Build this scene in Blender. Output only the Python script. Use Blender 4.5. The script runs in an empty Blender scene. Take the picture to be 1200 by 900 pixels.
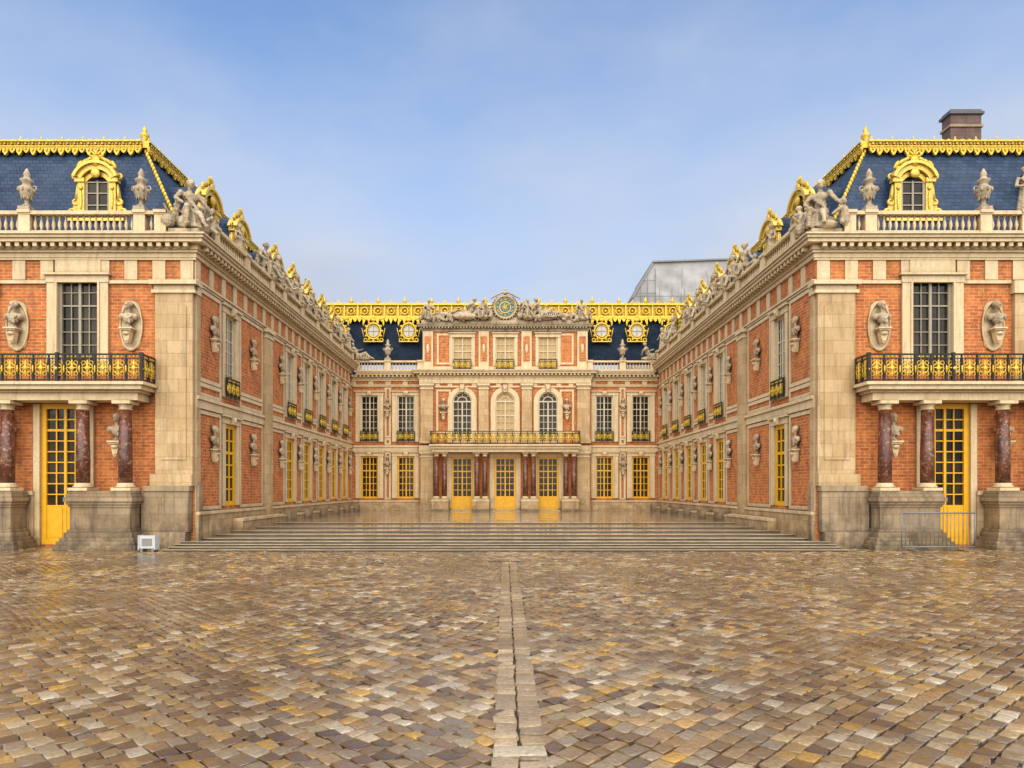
import bpy, bmesh, math, random
import numpy as np
from mathutils import Vector, Matrix, noise
random.seed(7); rng=np.random.default_rng(5)
S=bpy.context.scene; COL=S.collection
S.view_settings.view_transform='Standard'; S.view_settings.look='None'; S.view_settings.exposure=0
pi=math.pi
T=Matrix.Translation
def RZ(a): return Matrix.Rotation(a,4,'Z')
I4=Matrix.Identity(4)
# ------------------------------------------------------------------ materials
def newmat(name):
    m=bpy.data.materials.new(name); m.use_nodes=True
    nt=m.node_tree; b=nt.nodes['Principled BSDF']
    return m,nt,b
def N(nt,t,**k):
    n=nt.nodes.new(t)
    for a,v in k.items(): setattr(n,a,v)
    return n
def L(nt,a,b): nt.links.new(a,b)
def mixc(nt,fac,a,b,mode='MIX'):
    n=N(nt,'ShaderNodeMix',data_type='RGBA',blend_type=mode)
    for s,v in ((0,fac),(6,a),(7,b)):
        if isinstance(v,(int,float)): n.inputs[s].default_value=v
        elif isinstance(v,tuple): n.inputs[s].default_value=(*v,1) if len(v)==3 else v
        else: L(nt,v,n.inputs[s])
    return n.outputs[2]
def noisef(nt,vec,scale,detail=4,rough=.55,lo=.35,hi=.65):
    n=N(nt,'ShaderNodeTexNoise'); n.inputs['Scale'].default_value=scale; n.inputs['Detail'].default_value=detail; n.inputs['Roughness'].default_value=rough
    if vec is not None: L(nt,vec,n.inputs['Vector'])
    r=N(nt,'ShaderNodeMapRange'); r.inputs[1].default_value=lo; r.inputs[2].default_value=hi
    L(nt,n.outputs['Fac'],r.inputs[0]); return r.outputs[0]
def posn(nt):
    g=N(nt,'ShaderNodeNewGeometry'); return g.outputs['Position']
def bump(nt,b,h,strength=.3,dist=.02):
    n=N(nt,'ShaderNodeBump'); n.inputs['Strength'].default_value=strength; n.inputs['Distance'].default_value=dist
    L(nt,h,n.inputs['Height']); L(nt,n.outputs[0],b.inputs['Normal'])
def facade_vec(nt):
    p=posn(nt); s=N(nt,'ShaderNodeSeparateXYZ'); L(nt,p,s.inputs[0])
    a=N(nt,'ShaderNodeMath',operation='ADD'); L(nt,s.outputs[0],a.inputs[0]); L(nt,s.outputs[1],a.inputs[1])
    c=N(nt,'ShaderNodeCombineXYZ'); L(nt,a.outputs[0],c.inputs[0]); L(nt,s.outputs[2],c.inputs[1])
    return c.outputs[0],s,p
def mul(nt,a,v):
    k=N(nt,'ShaderNodeMath',operation='MULTIPLY'); L(nt,a,k.inputs[0])
    if isinstance(v,(int,float)): k.inputs[1].default_value=v
    else: L(nt,v,k.inputs[1])
    return k.outputs[0]
def crease_shade(nt,col,dirt_and_shade,dist=.35,amt=.8,lo=.35,hi=.85):  # paints occlusion shade into the base colour of creases and recesses
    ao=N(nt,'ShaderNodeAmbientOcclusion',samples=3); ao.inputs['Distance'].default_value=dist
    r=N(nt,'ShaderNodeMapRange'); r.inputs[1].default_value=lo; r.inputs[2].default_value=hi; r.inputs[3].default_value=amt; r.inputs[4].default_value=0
    L(nt,ao.outputs['AO'],r.inputs[0]); return mixc(nt,r.outputs[0],col,dirt_and_shade)
def stone(name,c1,c2,dirt_and_shade=(.13,.075,.036),blocks=True,rough=.75,amount=.75,bw=1.1,bh=.62,lowdirt=.75,ao=0,aod=.35):
    m,nt,b=newmat(name); v,s,p=facade_vec(nt)
    col=mixc(nt,noisef(nt,p,.9),c1,c2)
    col=mixc(nt,noisef(nt,p,7,5,.6,.3,.75),col,tuple(x*.75 for x in c1))
    if blocks:
        br=N(nt,'ShaderNodeTexBrick'); L(nt,v,br.inputs['Vector'])
        br.inputs['Color1'].default_value=(1,1,1,1); br.inputs['Color2'].default_value=(.82,.76,.68,1); br.inputs['Mortar'].default_value=(.64,.56,.46,1)
        br.inputs['Scale'].default_value=1; br.inputs['Mortar Size'].default_value=.012; br.inputs['Brick Width'].default_value=bw; br.inputs['Row Height'].default_value=bh
        col=mixc(nt,1.0,col,br.outputs['Color'],'MULTIPLY')
    mp=N(nt,'ShaderNodeMapping'); mp.inputs['Scale'].default_value=(3.2,.35,1); L(nt,v,mp.inputs[0])
    col=mixc(nt,mul(nt,noisef(nt,mp.outputs[0],1,6,.68,.48,.78),amount),col,dirt_and_shade)
    zr=N(nt,'ShaderNodeMapRange'); zr.inputs[1].default_value=3.0; zr.inputs[2].default_value=0.2; zr.inputs[3].default_value=0; zr.inputs[4].default_value=1
    L(nt,s.outputs[2],zr.inputs[0])
    k2=mul(nt,mul(nt,zr.outputs[0],noisef(nt,p,1.6,6,.65,.38,.65)),lowdirt)
    col=mixc(nt,k2,col,dirt_and_shade)
    if ao: col=crease_shade(nt,col,tuple(x*.7 for x in dirt_and_shade),aod,ao)  # recess shade painted in, using a darker version of the streak colour
    L(nt,col,b.inputs['Base Color']); b.inputs['Roughness'].default_value=rough
    bump(nt,b,noisef(nt,p,14,5,.6,.2,.8),.35,.03)
    return m
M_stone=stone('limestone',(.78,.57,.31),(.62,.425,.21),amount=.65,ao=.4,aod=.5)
M_trim=stone('pale_limestone',(.90,.71,.43),(.79,.59,.32),dirt_and_shade=(.20,.11,.045),blocks=False,amount=.5,ao=.85,aod=.3)
M_base=stone('weathered_stone',(.54,.40,.24),(.31,.225,.13),dirt_and_shade=(.045,.034,.024),amount=.9,ao=.65,bh=.8,bw=1.7)
M_sculpt=stone('sculpture_stone',(.70,.555,.36),(.40,.295,.18),dirt_and_shade=(.055,.038,.022),blocks=False,amount=.9,ao=.98,aod=.3)
def brickmat(name='red_brick',k=1.0):
    m,nt,b=newmat(name); v,s,p=facade_vec(nt)
    br=N(nt,'ShaderNodeTexBrick'); L(nt,v,br.inputs['Vector'])
    br.inputs['Color1'].default_value=(.72*k,.195*k,.035*k,1); br.inputs['Color2'].default_value=(.42*k,.088*k,.018*k,1); br.inputs['Mortar'].default_value=(.64*k,.39*k,.18*k,1)
    br.inputs['Scale'].default_value=1; br.inputs['Mortar Size'].default_value=.017; br.inputs['Brick Width'].default_value=.46; br.inputs['Row Height'].default_value=.16; br.inputs['Bias'].default_value=-.1
    col=mixc(nt,mul(nt,noisef(nt,p,1.1,5,.6,.42,.7),.5),br.outputs['Color'],(.74*k,.29*k,.075*k))
    col=mixc(nt,mul(nt,noisef(nt,p,3,6,.65,.46,.74),.75),col,(.26*k,.065*k,.02*k))
    mp=N(nt,'ShaderNodeMapping'); mp.inputs['Scale'].default_value=(2.5,.4,1); L(nt,v,mp.inputs[0])
    col=mixc(nt,mul(nt,noisef(nt,mp.outputs[0],1,6,.65,.5,.77),.65),col,(.13*k,.048*k,.02*k))
    col=crease_shade(nt,col,(.08,.026,.012),.5,.55,.3,.8)  # shade in brick recesses and under ledges, put into the colour
    L(nt,col,b.inputs['Base Color']); b.inputs['Roughness'].default_value=.8
    bump(nt,b,br.outputs['Fac'],-.3,.02); return m
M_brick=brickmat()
M_brickd=stone('grey_chimney_stone',(.22,.14,.12),(.13,.085,.08),dirt_and_shade=(.04,.03,.03),bw=.5,bh=.25)
def slatemat(name='blue_slate',k=1):
    m,nt,b=newmat(name); v,s,p=facade_vec(nt)
    br=N(nt,'ShaderNodeTexBrick'); L(nt,v,br.inputs['Vector'])
    br.inputs['Color1'].default_value=(.035*k,.07*k,.14*k,1); br.inputs['Color2'].default_value=(.018*k,.038*k,.085*k,1); br.inputs['Mortar'].default_value=(.005*k,.012*k,.026*k,1)
    br.inputs['Scale'].default_value=1; br.inputs['Mortar Size'].default_value=.016; br.inputs['Brick Width'].default_value=.36; br.inputs['Row Height'].default_value=.22
    col=mixc(nt,mul(nt,noisef(nt,p,1.2,5,.6,.45,.8),.6),br.outputs['Color'],(.06*k,.085*k,.12*k))
    L(nt,col,b.inputs['Base Color']); b.inputs['Roughness'].default_value=.6; b.inputs['Specular IOR Level'].default_value=.25 if k==1 else .08
    bump(nt,b,br.outputs['Fac'],-.4,.03); return m
M_slate=slatemat(); M_slated=slatemat('dark_slate',.4)
def simple(name,col,rough=.5,metal=0,var=.25,scale=6,bs=.0,ao=0,dirt_and_shade=None,aod=.2):
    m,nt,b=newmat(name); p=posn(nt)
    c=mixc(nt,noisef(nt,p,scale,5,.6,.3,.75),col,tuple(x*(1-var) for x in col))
    if ao: c=crease_shade(nt,c,dirt_and_shade,aod,ao)  # shade of the recesses mixed into the base colour
    L(nt,c,b.inputs['Base Color']); b.inputs['Roughness'].default_value=rough; b.inputs['Metallic'].default_value=metal
    if bs: bump(nt,b,noisef(nt,p,scale*2,5,.6,.2,.8),bs,.05)
    return m
M_gold=simple('gilded_lead',(1.0,.67,.06),.33,.25,.40,5,.5,ao=.9,dirt_and_shade=(.20,.08,.01),aod=.2)
M_goldp=simple('bright_gilding',(1.0,.70,.12),.36,.2,.30,5,.4,ao=.85,dirt_and_shade=(.26,.12,.02))
M_yellow=simple('yellow_paint',(.95,.50,.012),.42,0,.2,3,ao=.5,dirt_and_shade=(.35,.15,.005),aod=.25)
M_white=simple('cream_paint',(.74,.64,.45),.5,0,.2,3)
M_wood=simple('grey_window_paint',(.42,.36,.26),.5,0,.2,3)
M_iron=simple('black_iron',(.02,.02,.02),.4,.3,.3)
M_lead=simple('grey_lead',(.13,.13,.135),.6,.0,.3)
M_tarp=simple('white_sheeting',(.52,.51,.50),.8,0,.4,.4,.6)
M_tarp2=simple('grey_sheeting',(.34,.33,.32),.8,0,.35,.5,.5)
M_steel=simple('galvanised_steel',(.24,.24,.24),.5,.4,.2)
M_plastic=simple('white_plastic',(.6,.62,.62),.4,0,.1)
M_dark=simple('dark_grille',(.09,.07,.05),.5,0,.3)
M_blue=simple('teal_enamel',(.01,.12,.17),.3,0,.2)
M_curtain=simple('drawn_curtain',(.62,.43,.19),.8,0,.25,2)
M_pale=simple('pale_round_pane',(.62,.60,.52),.3,0,.2,2)
def marblemat():
    m,nt,b=newmat('red_marble'); p=posn(nt)
    c=mixc(nt,noisef(nt,p,3.5,8,.7,.40,.60),(.09,.022,.012),(.19,.062,.03))
    c=mixc(nt,noisef(nt,p,8,6,.7,.55,.62),c,(.44,.30,.18))
    c=mixc(nt,noisef(nt,p,2,6,.7,.5,.68),c,(.03,.013,.010))
    L(nt,c,b.inputs['Base Color']); b.inputs['Roughness'].default_value=.28; return m
M_marble=marblemat()
def glassmat():
    m,nt,b=newmat('dark_window_glass'); p=posn(nt)
    c=mixc(nt,noisef(nt,p,.8,3,.5,.35,.7),(.010,.010,.010),(.06,.042,.025))
    L(nt,c,b.inputs['Base Color']); b.inputs['Roughness'].default_value=.09; b.inputs['Specular IOR Level'].default_value=.25
    bump(nt,b,noisef(nt,p,1.5,2,.5,.2,.8),.08,.05); return m
M_glass=glassmat()
def cobblemat():
    m,nt,b=newmat('wet_cobblestone'); p=posn(nt)
    at=N(nt,'ShaderNodeAttribute',attribute_name='tint')
    c=mixc(nt,mul(nt,noisef(nt,p,18,6,.65,.35,.74),.6),at.outputs['Color'],(.085,.042,.013))
    c=mixc(nt,mul(nt,noisef(nt,p,.38,5,.65,.44,.68),.6),c,(.09,.042,.013))
    c=mixc(nt,mul(nt,at.outputs['Alpha'],.45),c,(.06,.03,.011))
    L(nt,c,b.inputs['Base Color'])
    w=N(nt,'ShaderNodeMapRange'); L(nt,at.outputs['Alpha'],w.inputs[0]); w.inputs[3].default_value=.15; w.inputs[4].default_value=.02
    nn=noisef(nt,p,9,5,.6,.3,.7)
    a=N(nt,'ShaderNodeMath',operation='MULTIPLY_ADD'); L(nt,nn,a.inputs[0]); a.inputs[1].default_value=.09; L(nt,w.outputs[0],a.inputs[2])
    L(nt,a.outputs[0],b.inputs['Roughness'])
    b.inputs['Specular IOR Level'].default_value=.7; b.inputs['Coat Weight'].default_value=.5; b.inputs['Coat Roughness'].default_value=.04
    bs=N(nt,'ShaderNodeMapRange'); L(nt,at.outputs['Alpha'],bs.inputs[0]); bs.inputs[3].default_value=.55; bs.inputs[4].default_value=.12
    n=N(nt,'ShaderNodeBump'); n.inputs['Distance'].default_value=.012; L(nt,bs.outputs[0],n.inputs['Strength']); L(nt,noisef(nt,p,22,5,.6,.2,.8),n.inputs['Height']); L(nt,n.outputs[0],b.inputs['Normal']); L(nt,n.outputs[0],b.inputs['Coat Normal'])
    return m
M_cobble=cobblemat()
def groundmat():
    m,nt,b=newmat('wet_earth_joints'); p=posn(nt)
    c=mixc(nt,noisef(nt,p,5,5,.6,.3,.7),(.020,.011,.005),(.045,.026,.012))
    L(nt,c,b.inputs['Base Color']); b.inputs['Roughness'].default_value=.4
    bump(nt,b,noisef(nt,p,12,5,.6,.2,.8),.5,.02); return m
M_ground=groundmat()
def pavemat(name,c1,c2,bw,bh):
    m,nt,b=newmat(name); p=posn(nt)
    br=N(nt,'ShaderNodeTexBrick'); L(nt,p,br.inputs['Vector'])
    br.inputs['Color1'].default_value=(*c1,1); br.inputs['Color2'].default_value=(*c2,1); br.inputs['Mortar'].default_value=(.05,.04,.03,1)
    br.inputs['Scale'].default_value=1; br.inputs['Mortar Size'].default_value=.02; br.inputs['Brick Width'].default_value=bw; br.inputs['Row Height'].default_value=bh
    c=mixc(nt,noisef(nt,p,1.3,6,.65,.4,.7),br.outputs['Color'],tuple(x*.4 for x in c1))
    L(nt,c,b.inputs['Base Color'])
    r=N(nt,'ShaderNodeMapRange'); L(nt,noisef(nt,p,.7,4,.6,.35,.65),r.inputs[0]); r.inputs[3].default_value=.02; r.inputs[4].default_value=.16
    L(nt,r.outputs[0],b.inputs['Roughness']); b.inputs['Specular IOR Level'].default_value=.9
    bump(nt,b,noisef(nt,p,3,4,.6,.2,.8),.12,.02); return m
M_step=pavemat('wet_step_stone',(.42,.31,.19),(.26,.19,.115),1.7,2.3)
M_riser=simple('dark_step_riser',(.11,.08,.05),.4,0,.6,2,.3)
M_nosing=simple('pale_step_nosing',(.58,.45,.29),.25,0,.55,1.2,.3)  # lighter strip along each step edge
# ------------------------------------------------------------------ mesh builder
class MB:
    def __init__(s,M=I4): s.v=[];s.f=[];s.m=[];s.s=[];s.mats=[];s.M=M
    def add(s,vs,fs,mat,smooth=False):
        if mat not in s.mats: s.mats.append(mat)
        k=s.mats.index(mat); b=len(s.v)
        M=s.M
        s.v+=[tuple(M@Vector(v)) for v in vs]
        for f in fs: s.f.append([b+i for i in f]); s.m.append(k); s.s.append(smooth)
    def box(s,x0,x1,y0,y1,z0,z1,mat):
        if x0>x1:x0,x1=x1,x0
        if y0>y1:y0,y1=y1,y0
        s.add([(x0,y0,z0),(x1,y0,z0),(x1,y1,z0),(x0,y1,z0),(x0,y0,z1),(x1,y0,z1),(x1,y1,z1),(x0,y1,z1)],
              [(0,3,2,1),(4,5,6,7),(0,1,5,4),(1,2,6,5),(2,3,7,6),(3,0,4,7)],mat)
    def lathe(s,prof,c=(0,0,0),seg=10,mat=None,sq=False,smooth=True,sx=1,sy=1):
        vs=[];fs=[];off=pi/4 if sq else 0
        for r,z in prof:
            for i in range(seg):
                a=off+2*pi*i/seg; vs.append((c[0]+sx*r*math.cos(a),c[1]+sy*r*math.sin(a),c[2]+z))
        for j in range(len(prof)-1):
            for i in range(seg):
                i2=(i+1)%seg; fs.append((j*seg+i,j*seg+i2,(j+1)*seg+i2,(j+1)*seg+i))
        fs.append(tuple(range(seg))[::-1]); fs.append(tuple((len(prof)-1)*seg+i for i in range(seg)))
        s.add(vs,fs,mat,smooth)
    def ell(s,c,r,mat,seg=10,rings=6,R=None):
        if isinstance(r,(int,float)): r=(r,r,r)
        vs=[];fs=[]
        for j in range(1,rings):
            t=pi*j/rings
            for i in range(seg):
                a=2*pi*i/seg; q=Vector((r[0]*math.sin(t)*math.cos(a),r[1]*math.sin(t)*math.sin(a),-r[2]*math.cos(t)))
                if R: q=R@q
                vs.append((c[0]+q.x,c[1]+q.y,c[2]+q.z))
        for j in range(rings-2):
            for i in range(seg):
                i2=(i+1)%seg; fs.append((j*seg+i,j*seg+i2,(j+1)*seg+i2,(j+1)*seg+i))
        q=Vector((0,0,-r[2])); 
        if R:q=R@q
        vs.append((c[0]+q.x,c[1]+q.y,c[2]+q.z)); q=-q; vs.append((c[0]+q.x,c[1]+q.y,c[2]+q.z)); n=len(vs)
        for i in range(seg):
            i2=(i+1)%seg; fs.append((n-2,i2,i)); fs.append((n-1,(rings-2)*seg+i,(rings-2)*seg+i2))
        s.add(vs,fs,mat,True)
    def prism(s,poly,y0,y1,mat,smooth=False):
        n=len(poly); vs=[(x,y0,z) for x,z in poly]+[(x,y1,z) for x,z in poly]
        fs=[tuple(range(n)),tuple(range(n,2*n))[::-1]]+[(i,n+i,n+(i+1)%n,(i+1)%n) for i in range(n)]
        s.add(vs,fs,mat,smooth)
    def disc(s,cx,cz,rx,rz,y0,y1,mat,n=20):
        s.prism([(cx+rx*math.cos(2*pi*i/n),cz+rz*math.sin(2*pi*i/n)) for i in range(n)],y0,y1,mat)
    def arc(s,cx,cz,r0,r1,a0,a1,y0,y1,mat,n=10,k=1):
        for i in range(n):
            a=a0+(a1-a0)*i/n; b=a0+(a1-a0)*(i+1)/n
            s.prism([(cx+r0*math.cos(a),cz+k*r0*math.sin(a)),(cx+r1*math.cos(a),cz+k*r1*math.sin(a)),(cx+r1*math.cos(b),cz+k*r1*math.sin(b)),(cx+r0*math.cos(b),cz+k*r0*math.sin(b))],y0,y1,mat)
    def torus(s,c,R,r,mat,n=14,m=6,k=1):
        vs=[];fs=[]
        for i in range(n):
            a=2*pi*i/n
            for j in range(m):
                b=2*pi*j/m; q=R+r*math.cos(b)
                vs.append((c[0]+q*math.cos(a),c[1]+r*math.sin(b),c[2]+k*q*math.sin(a)))
        for i in range(n):
            for j in range(m):
                i2=(i+1)%n;j2=(j+1)%m; fs.append((i*m+j,i2*m+j,i2*m+j2,i*m+j2))
        s.add(vs,fs,mat,True)
    def rod(s,a,b,r,mat,seg=6,r2=None):
        a=Vector(a);b=Vector(b);d=b-a; q=d.to_track_quat('Z','Y').to_matrix(); r2=r if r2 is None else r2
        vs=[];fs=[]
        for j,(p,rr) in enumerate(((a,r),(b,r2))):
            for i in range(seg):
                t=2*pi*i/seg; vs.append(tuple(p+q@Vector((rr*math.cos(t),rr*math.sin(t),0))))
        fs=[(i,(i+1)%seg,seg+(i+1)%seg,seg+i) for i in range(seg)]+[tuple(range(seg))[::-1],tuple(range(seg,2*seg))]
        s.add(vs,fs,mat,True)
    def mesh(s,name):
        me=bpy.data.meshes.new(name); me.from_pydata(s.v,[],s.f)
        for m in s.mats: me.materials.append(m)
        me.polygons.foreach_set('material_index',s.m); me.polygons.foreach_set('use_smooth',s.s)
        bm=bmesh.new(); bm.from_mesh(me); bmesh.ops.recalc_face_normals(bm,faces=bm.faces); bm.to_mesh(me); bm.free()
        me.update(); return me
WM={}
def put(name,mesh,M=I4,parent=None,**kw):
    o=bpy.data.objects.new(name,mesh); COL.objects.link(o)
    if parent is not None:
        o.parent=parent; o.matrix_parent_inverse=WM[parent.name].inverted()
    o.matrix_basis=M; WM[o.name]=M.copy()
    for k,v in kw.items(): o[k]=v
    return o
def part(name,mb,parent,origin=None,**kw):
    o=Vector(origin) if origin is not None else Vector(np.mean(np.array(mb.v),axis=0)*np.array([1,1,0])+np.array([0,0,min(v[2] for v in mb.v)]))
    mb.v=[(v[0]-o.x,v[1]-o.y,v[2]-o.z) for v in mb.v]
    return put(name,mb.mesh(name),T(o),parent,**kw)
def root(name,loc,label,cat,**kw):
    return put(name,None,T(loc),None,label=label,category=cat,**kw)
def remesh(mb,name,voxel=.04,disp=0,ns=.16):
    me=mb.mesh(name+'_raw'); o=bpy.data.objects.new('tmp',me); COL.objects.link(o)
    r=o.modifiers.new('r','REMESH'); r.mode='VOXEL'; r.voxel_size=voxel; r.use_smooth_shade=True
    sm=o.modifiers.new('s','SMOOTH'); sm.iterations=1; sm.factor=.5
    if disp:
        t=bpy.data.textures.new('folds','CLOUDS'); t.noise_scale=ns
        d=o.modifiers.new('d','DISPLACE'); d.texture=t; d.strength=disp; d.mid_level=.5
    dg=bpy.context.evaluated_depsgraph_get(); dg.update()
    m2=bpy.data.meshes.new_from_object(o.evaluated_get(dg)); m2.name=name
    m2.materials.clear(); m2.materials.append(mb.mats[0])
    bpy.data.objects.remove(o); return m2
# ------------------------------------------------------------------ shared element meshes
def window_mesh(name,w,h,cols,rows,fm,arch=False,glass=None,fw=.12,panel=0,mw=.045,y=.13,dp=.08):
    mb=MB(); g=glass or M_glass; d2=dp*.4
    if arch:
        hs=h-w/2
        mb.box(-w/2,w/2,y+.05,y+.1,0,hs,g); mb.disc(0,hs,w/2,w/2,y+.052,y+.095,g,24)
        mb.arc(0,hs,w/2-fw,w/2,0,pi,y-.08,y+.04,fm,14)
        for i in range(1,4):
            a=pi*i/4; mb.rod((.25*w*math.cos(a),y,hs+.25*w*math.sin(a)),((w/2-fw)*math.cos(a),y,hs+(w/2-fw)*math.sin(a)),.03,fm,4)
        mb.arc(0,hs,w*.23,w*.27,0,pi,y-.03,y+.03,fm,10)
        for sgn in (-1,1):
            n=8; pts=[(sgn*w/2*math.sin(pi/2*i/n),hs+w/2*math.cos(pi/2*i/n)) for i in range(n+1)]
            for i in range(n):
                p0=pts[i];p1=pts[1+i]
                mb.prism([(p0[0],p0[1]),(p1[0],p1[1]),(p1[0],h+.003),(p0[0],h+.003)],.0,.3,M_trim)
        H=hs
        mb.box(-w/2+fw,w/2-fw,y-.08,y+.04,hs-.06,hs+.06,fm)
    else:
        H=h; mb.box(-w/2,w/2,y+.05,y+.1,0,h,g); mb.box(-w/2+fw,w/2-fw,y-dp,y+.04,h-fw,h,fm)
    mb.box(-w/2,-w/2+fw,y-dp,y+.04,0,H,fm); mb.box(w/2-fw,w/2,y-dp,y+.04,0,H,fm)
    mb.box(-w/2+fw,w/2-fw,y-dp,y+.04,0,fw,fm)
    mb.box(-.06,.06,y-dp+.01,y+.035,fw,H-(0 if arch else fw),fm)
    z0=fw
    if panel:
        mb.box(-w/2+fw,w/2-fw,y-.05,y+.03,fw,panel,fm)
        for sg in (-1,1): mb.box(sg*.14,sg*(w/2-fw-.1),y-.075,y-.045,fw+.12,panel-.14,fm)
        z0=panel
    for i in range(1,cols):
        if cols%2==0 and i==cols//2: continue
        x=-w/2+fw+(w-2*fw)*i/cols; mb.box(x-mw/2,x+mw/2,y-d2,y+.03,z0,H-fw*.5,fm)
    for j in range(1,rows):
        z=z0+(H-fw-z0)*j/rows; t=mw/2 if j!=rows-2 else mw
        mb.box(-w/2+fw,w/2-fw,y-d2+.002,y+.028,z-t,z+t,fm)
    return mb.mesh(name)
W_UP=window_mesh('window',1.5,4.5,4,7,M_white,mw=.035,dp=.04)
W_UPb=window_mesh('window',1.7,4.5,4,7,M_white,mw=.04)
W_LOW=window_mesh('window',1.5,4.4,2,6,M_yellow,fw=.24,mw=.08,y=.04,dp=.02)
W_LOWb=window_mesh('window',1.7,4.1,4,6,M_yellow,fw=.16,mw=.06)
W_PAV=window_mesh('window',1.95,4.65,4,7,M_wood,fw=.11,mw=.035)
W_ARCH=window_mesh('window',1.9,4.9,4,6,M_white,arch=True)
W_ARCHC=window_mesh('window',1.9,4.9,4,6,M_white,arch=True,glass=M_curtain)
W_ATT=window_mesh('window',1.9,2.9,4,4,M_white,glass=M_curtain)
D_MAIN=window_mesh('door',2.1,5.2,4,6,M_yellow,fw=.2,panel=1.4,mw=.06)
D_PAV=window_mesh('door',2.3,6.8,4,9,M_yellow,fw=.24,panel=1.9,mw=.055)
def railing(mb,x0,x1,h=1.2,y=0,step=.8):
    n=max(1,round((x1-x0)/step)); st=(x1-x0)/n
    mb.box(x0,x1,y-.05,y+.05,h-.07,h,M_iron); mb.box(x0,x1,y-.03,y+.03,.06,.12,M_iron); mb.box(x0,x1,y-.03,y+.03,h-.24,h-.20,M_iron)
    for i in range(n+1):
        x=x0+i*st; mb.box(x-.03,x+.03,y-.031,y+.031,0,h-.07,M_iron)
    for i in range(n):
        c=x0+(i+.5)*st; k=(h-.3)/2; cz=.12+k
        mb.torus((c,y,cz),k*.5,.03,M_gold,12,5); mb.ell((c,y,cz),(k*.13,.06,k*.85),M_gold,8,6); mb.ell((c,y-.01,cz+.02),(st*.38,.05,k*.09),M_gold,8,5); mb.ell((c,y-.02,cz),(k*.24,.07,k*.24),M_gold,8,5)
        for a in (1,3,5,7):
            dx=math.cos(a*pi/4);dz=math.sin(a*pi/4)
            mb.torus((c+dx*st*.34,y,cz+dz*k*.68),k*.2,.028,M_gold,8,4)
        for q in(-.42,-.25,.25,.42): mb.box(c+q*st-.01,c+q*st+.01,y-.02,y+.02,.12,h-.2,M_iron)
        for q in(-.25,0,.25): mb.ell((c+q*st,y-.02,h-.14),(.05,.04,.045),M_gold,6,4)
        mb.ell((x0+i*st,y-.03,h*.45),(.045,.05,.2),M_gold,6,4)
_r=MB(); railing(_r,-.85,.85,1.05,-.1,.57); RAIL=_r.mesh('railing')
def bust_meshes():
    mb=MB(); m=M_sculpt
    mb.lathe([(.17,0),(.19,.07),(.09,.14),(.08,.22),(.14,.28)],(0,0,0),10,m)
    mb.ell((0,0,.48),(.27,.19,.26),m); mb.ell((0,0,.62),(.40,.17,.13),m); mb.ell((-.33,0,.56),(.13,.15,.16),m); mb.ell((.33,0,.56),(.13,.15,.16),m)
    for i in range(4): mb.rod((-.36+.05*i,-.10,.68-.05*i),(.18,-.19,.36-.05*i),.038,m)
    mb.rod((.3,-.1,.66),(.05,-.2,.4),.045,m)
    mb.rod((0,0,.62),(0,-.03,.98),.085,m,10); mb.ell((0,-.05,1.13),(.135,.17,.205),m)
    mb.ell((0,-.225,1.11),(.025,.045,.055),m,8,5); mb.ell((-.05,-.18,1.18),(.05,.04,.02),m,8,5); mb.ell((.05,-.18,1.18),(.05,.04,.02),m,8,5); mb.ell((0,-.19,1.01),(.05,.05,.03),m); mb.ell((0,-.17,.95),(.05,.05,.05),m)
    for i in range(11):
        a=-.25+i*(pi+.5)/10; mb.ell((.145*math.cos(a),.03,1.17+.14*math.sin(a)),(.055,.11,.055),m,8,5)
    mb.ell((0,.06,1.15),(.14,.13,.2),m)
    b=remesh(mb,'bust',.024,.03,.07)
    c=MB()
    c.box(-.32,.32,-.32,.12,-.08,0,M_trim); c.box(-.25,.25,-.26,.12,-.16,-.081,M_trim)
    poly=[(-.2,-.16),(.2,-.16),(.12,-.55),(.06,-.75),(-.06,-.75),(-.12,-.55)]
    c.prism(poly,-.2,.12,M_trim); c.ell((0,-.2,-.28),(.18,.12,.1),M_trim); c.ell((0,-.16,-.62),(.09,.1,.1),M_trim)
    return b,c.mesh('console')
BUST,CONSOLE=bust_meshes()
def limb(mb,a,b,r1,r2,m,n=6):
    a=Vector(a);b=Vector(b)
    for i in range(n+1):
        t=i/n; mb.ell(tuple(a.lerp(b,t)),r1+(r2-r1)*t,m,10,6)
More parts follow.
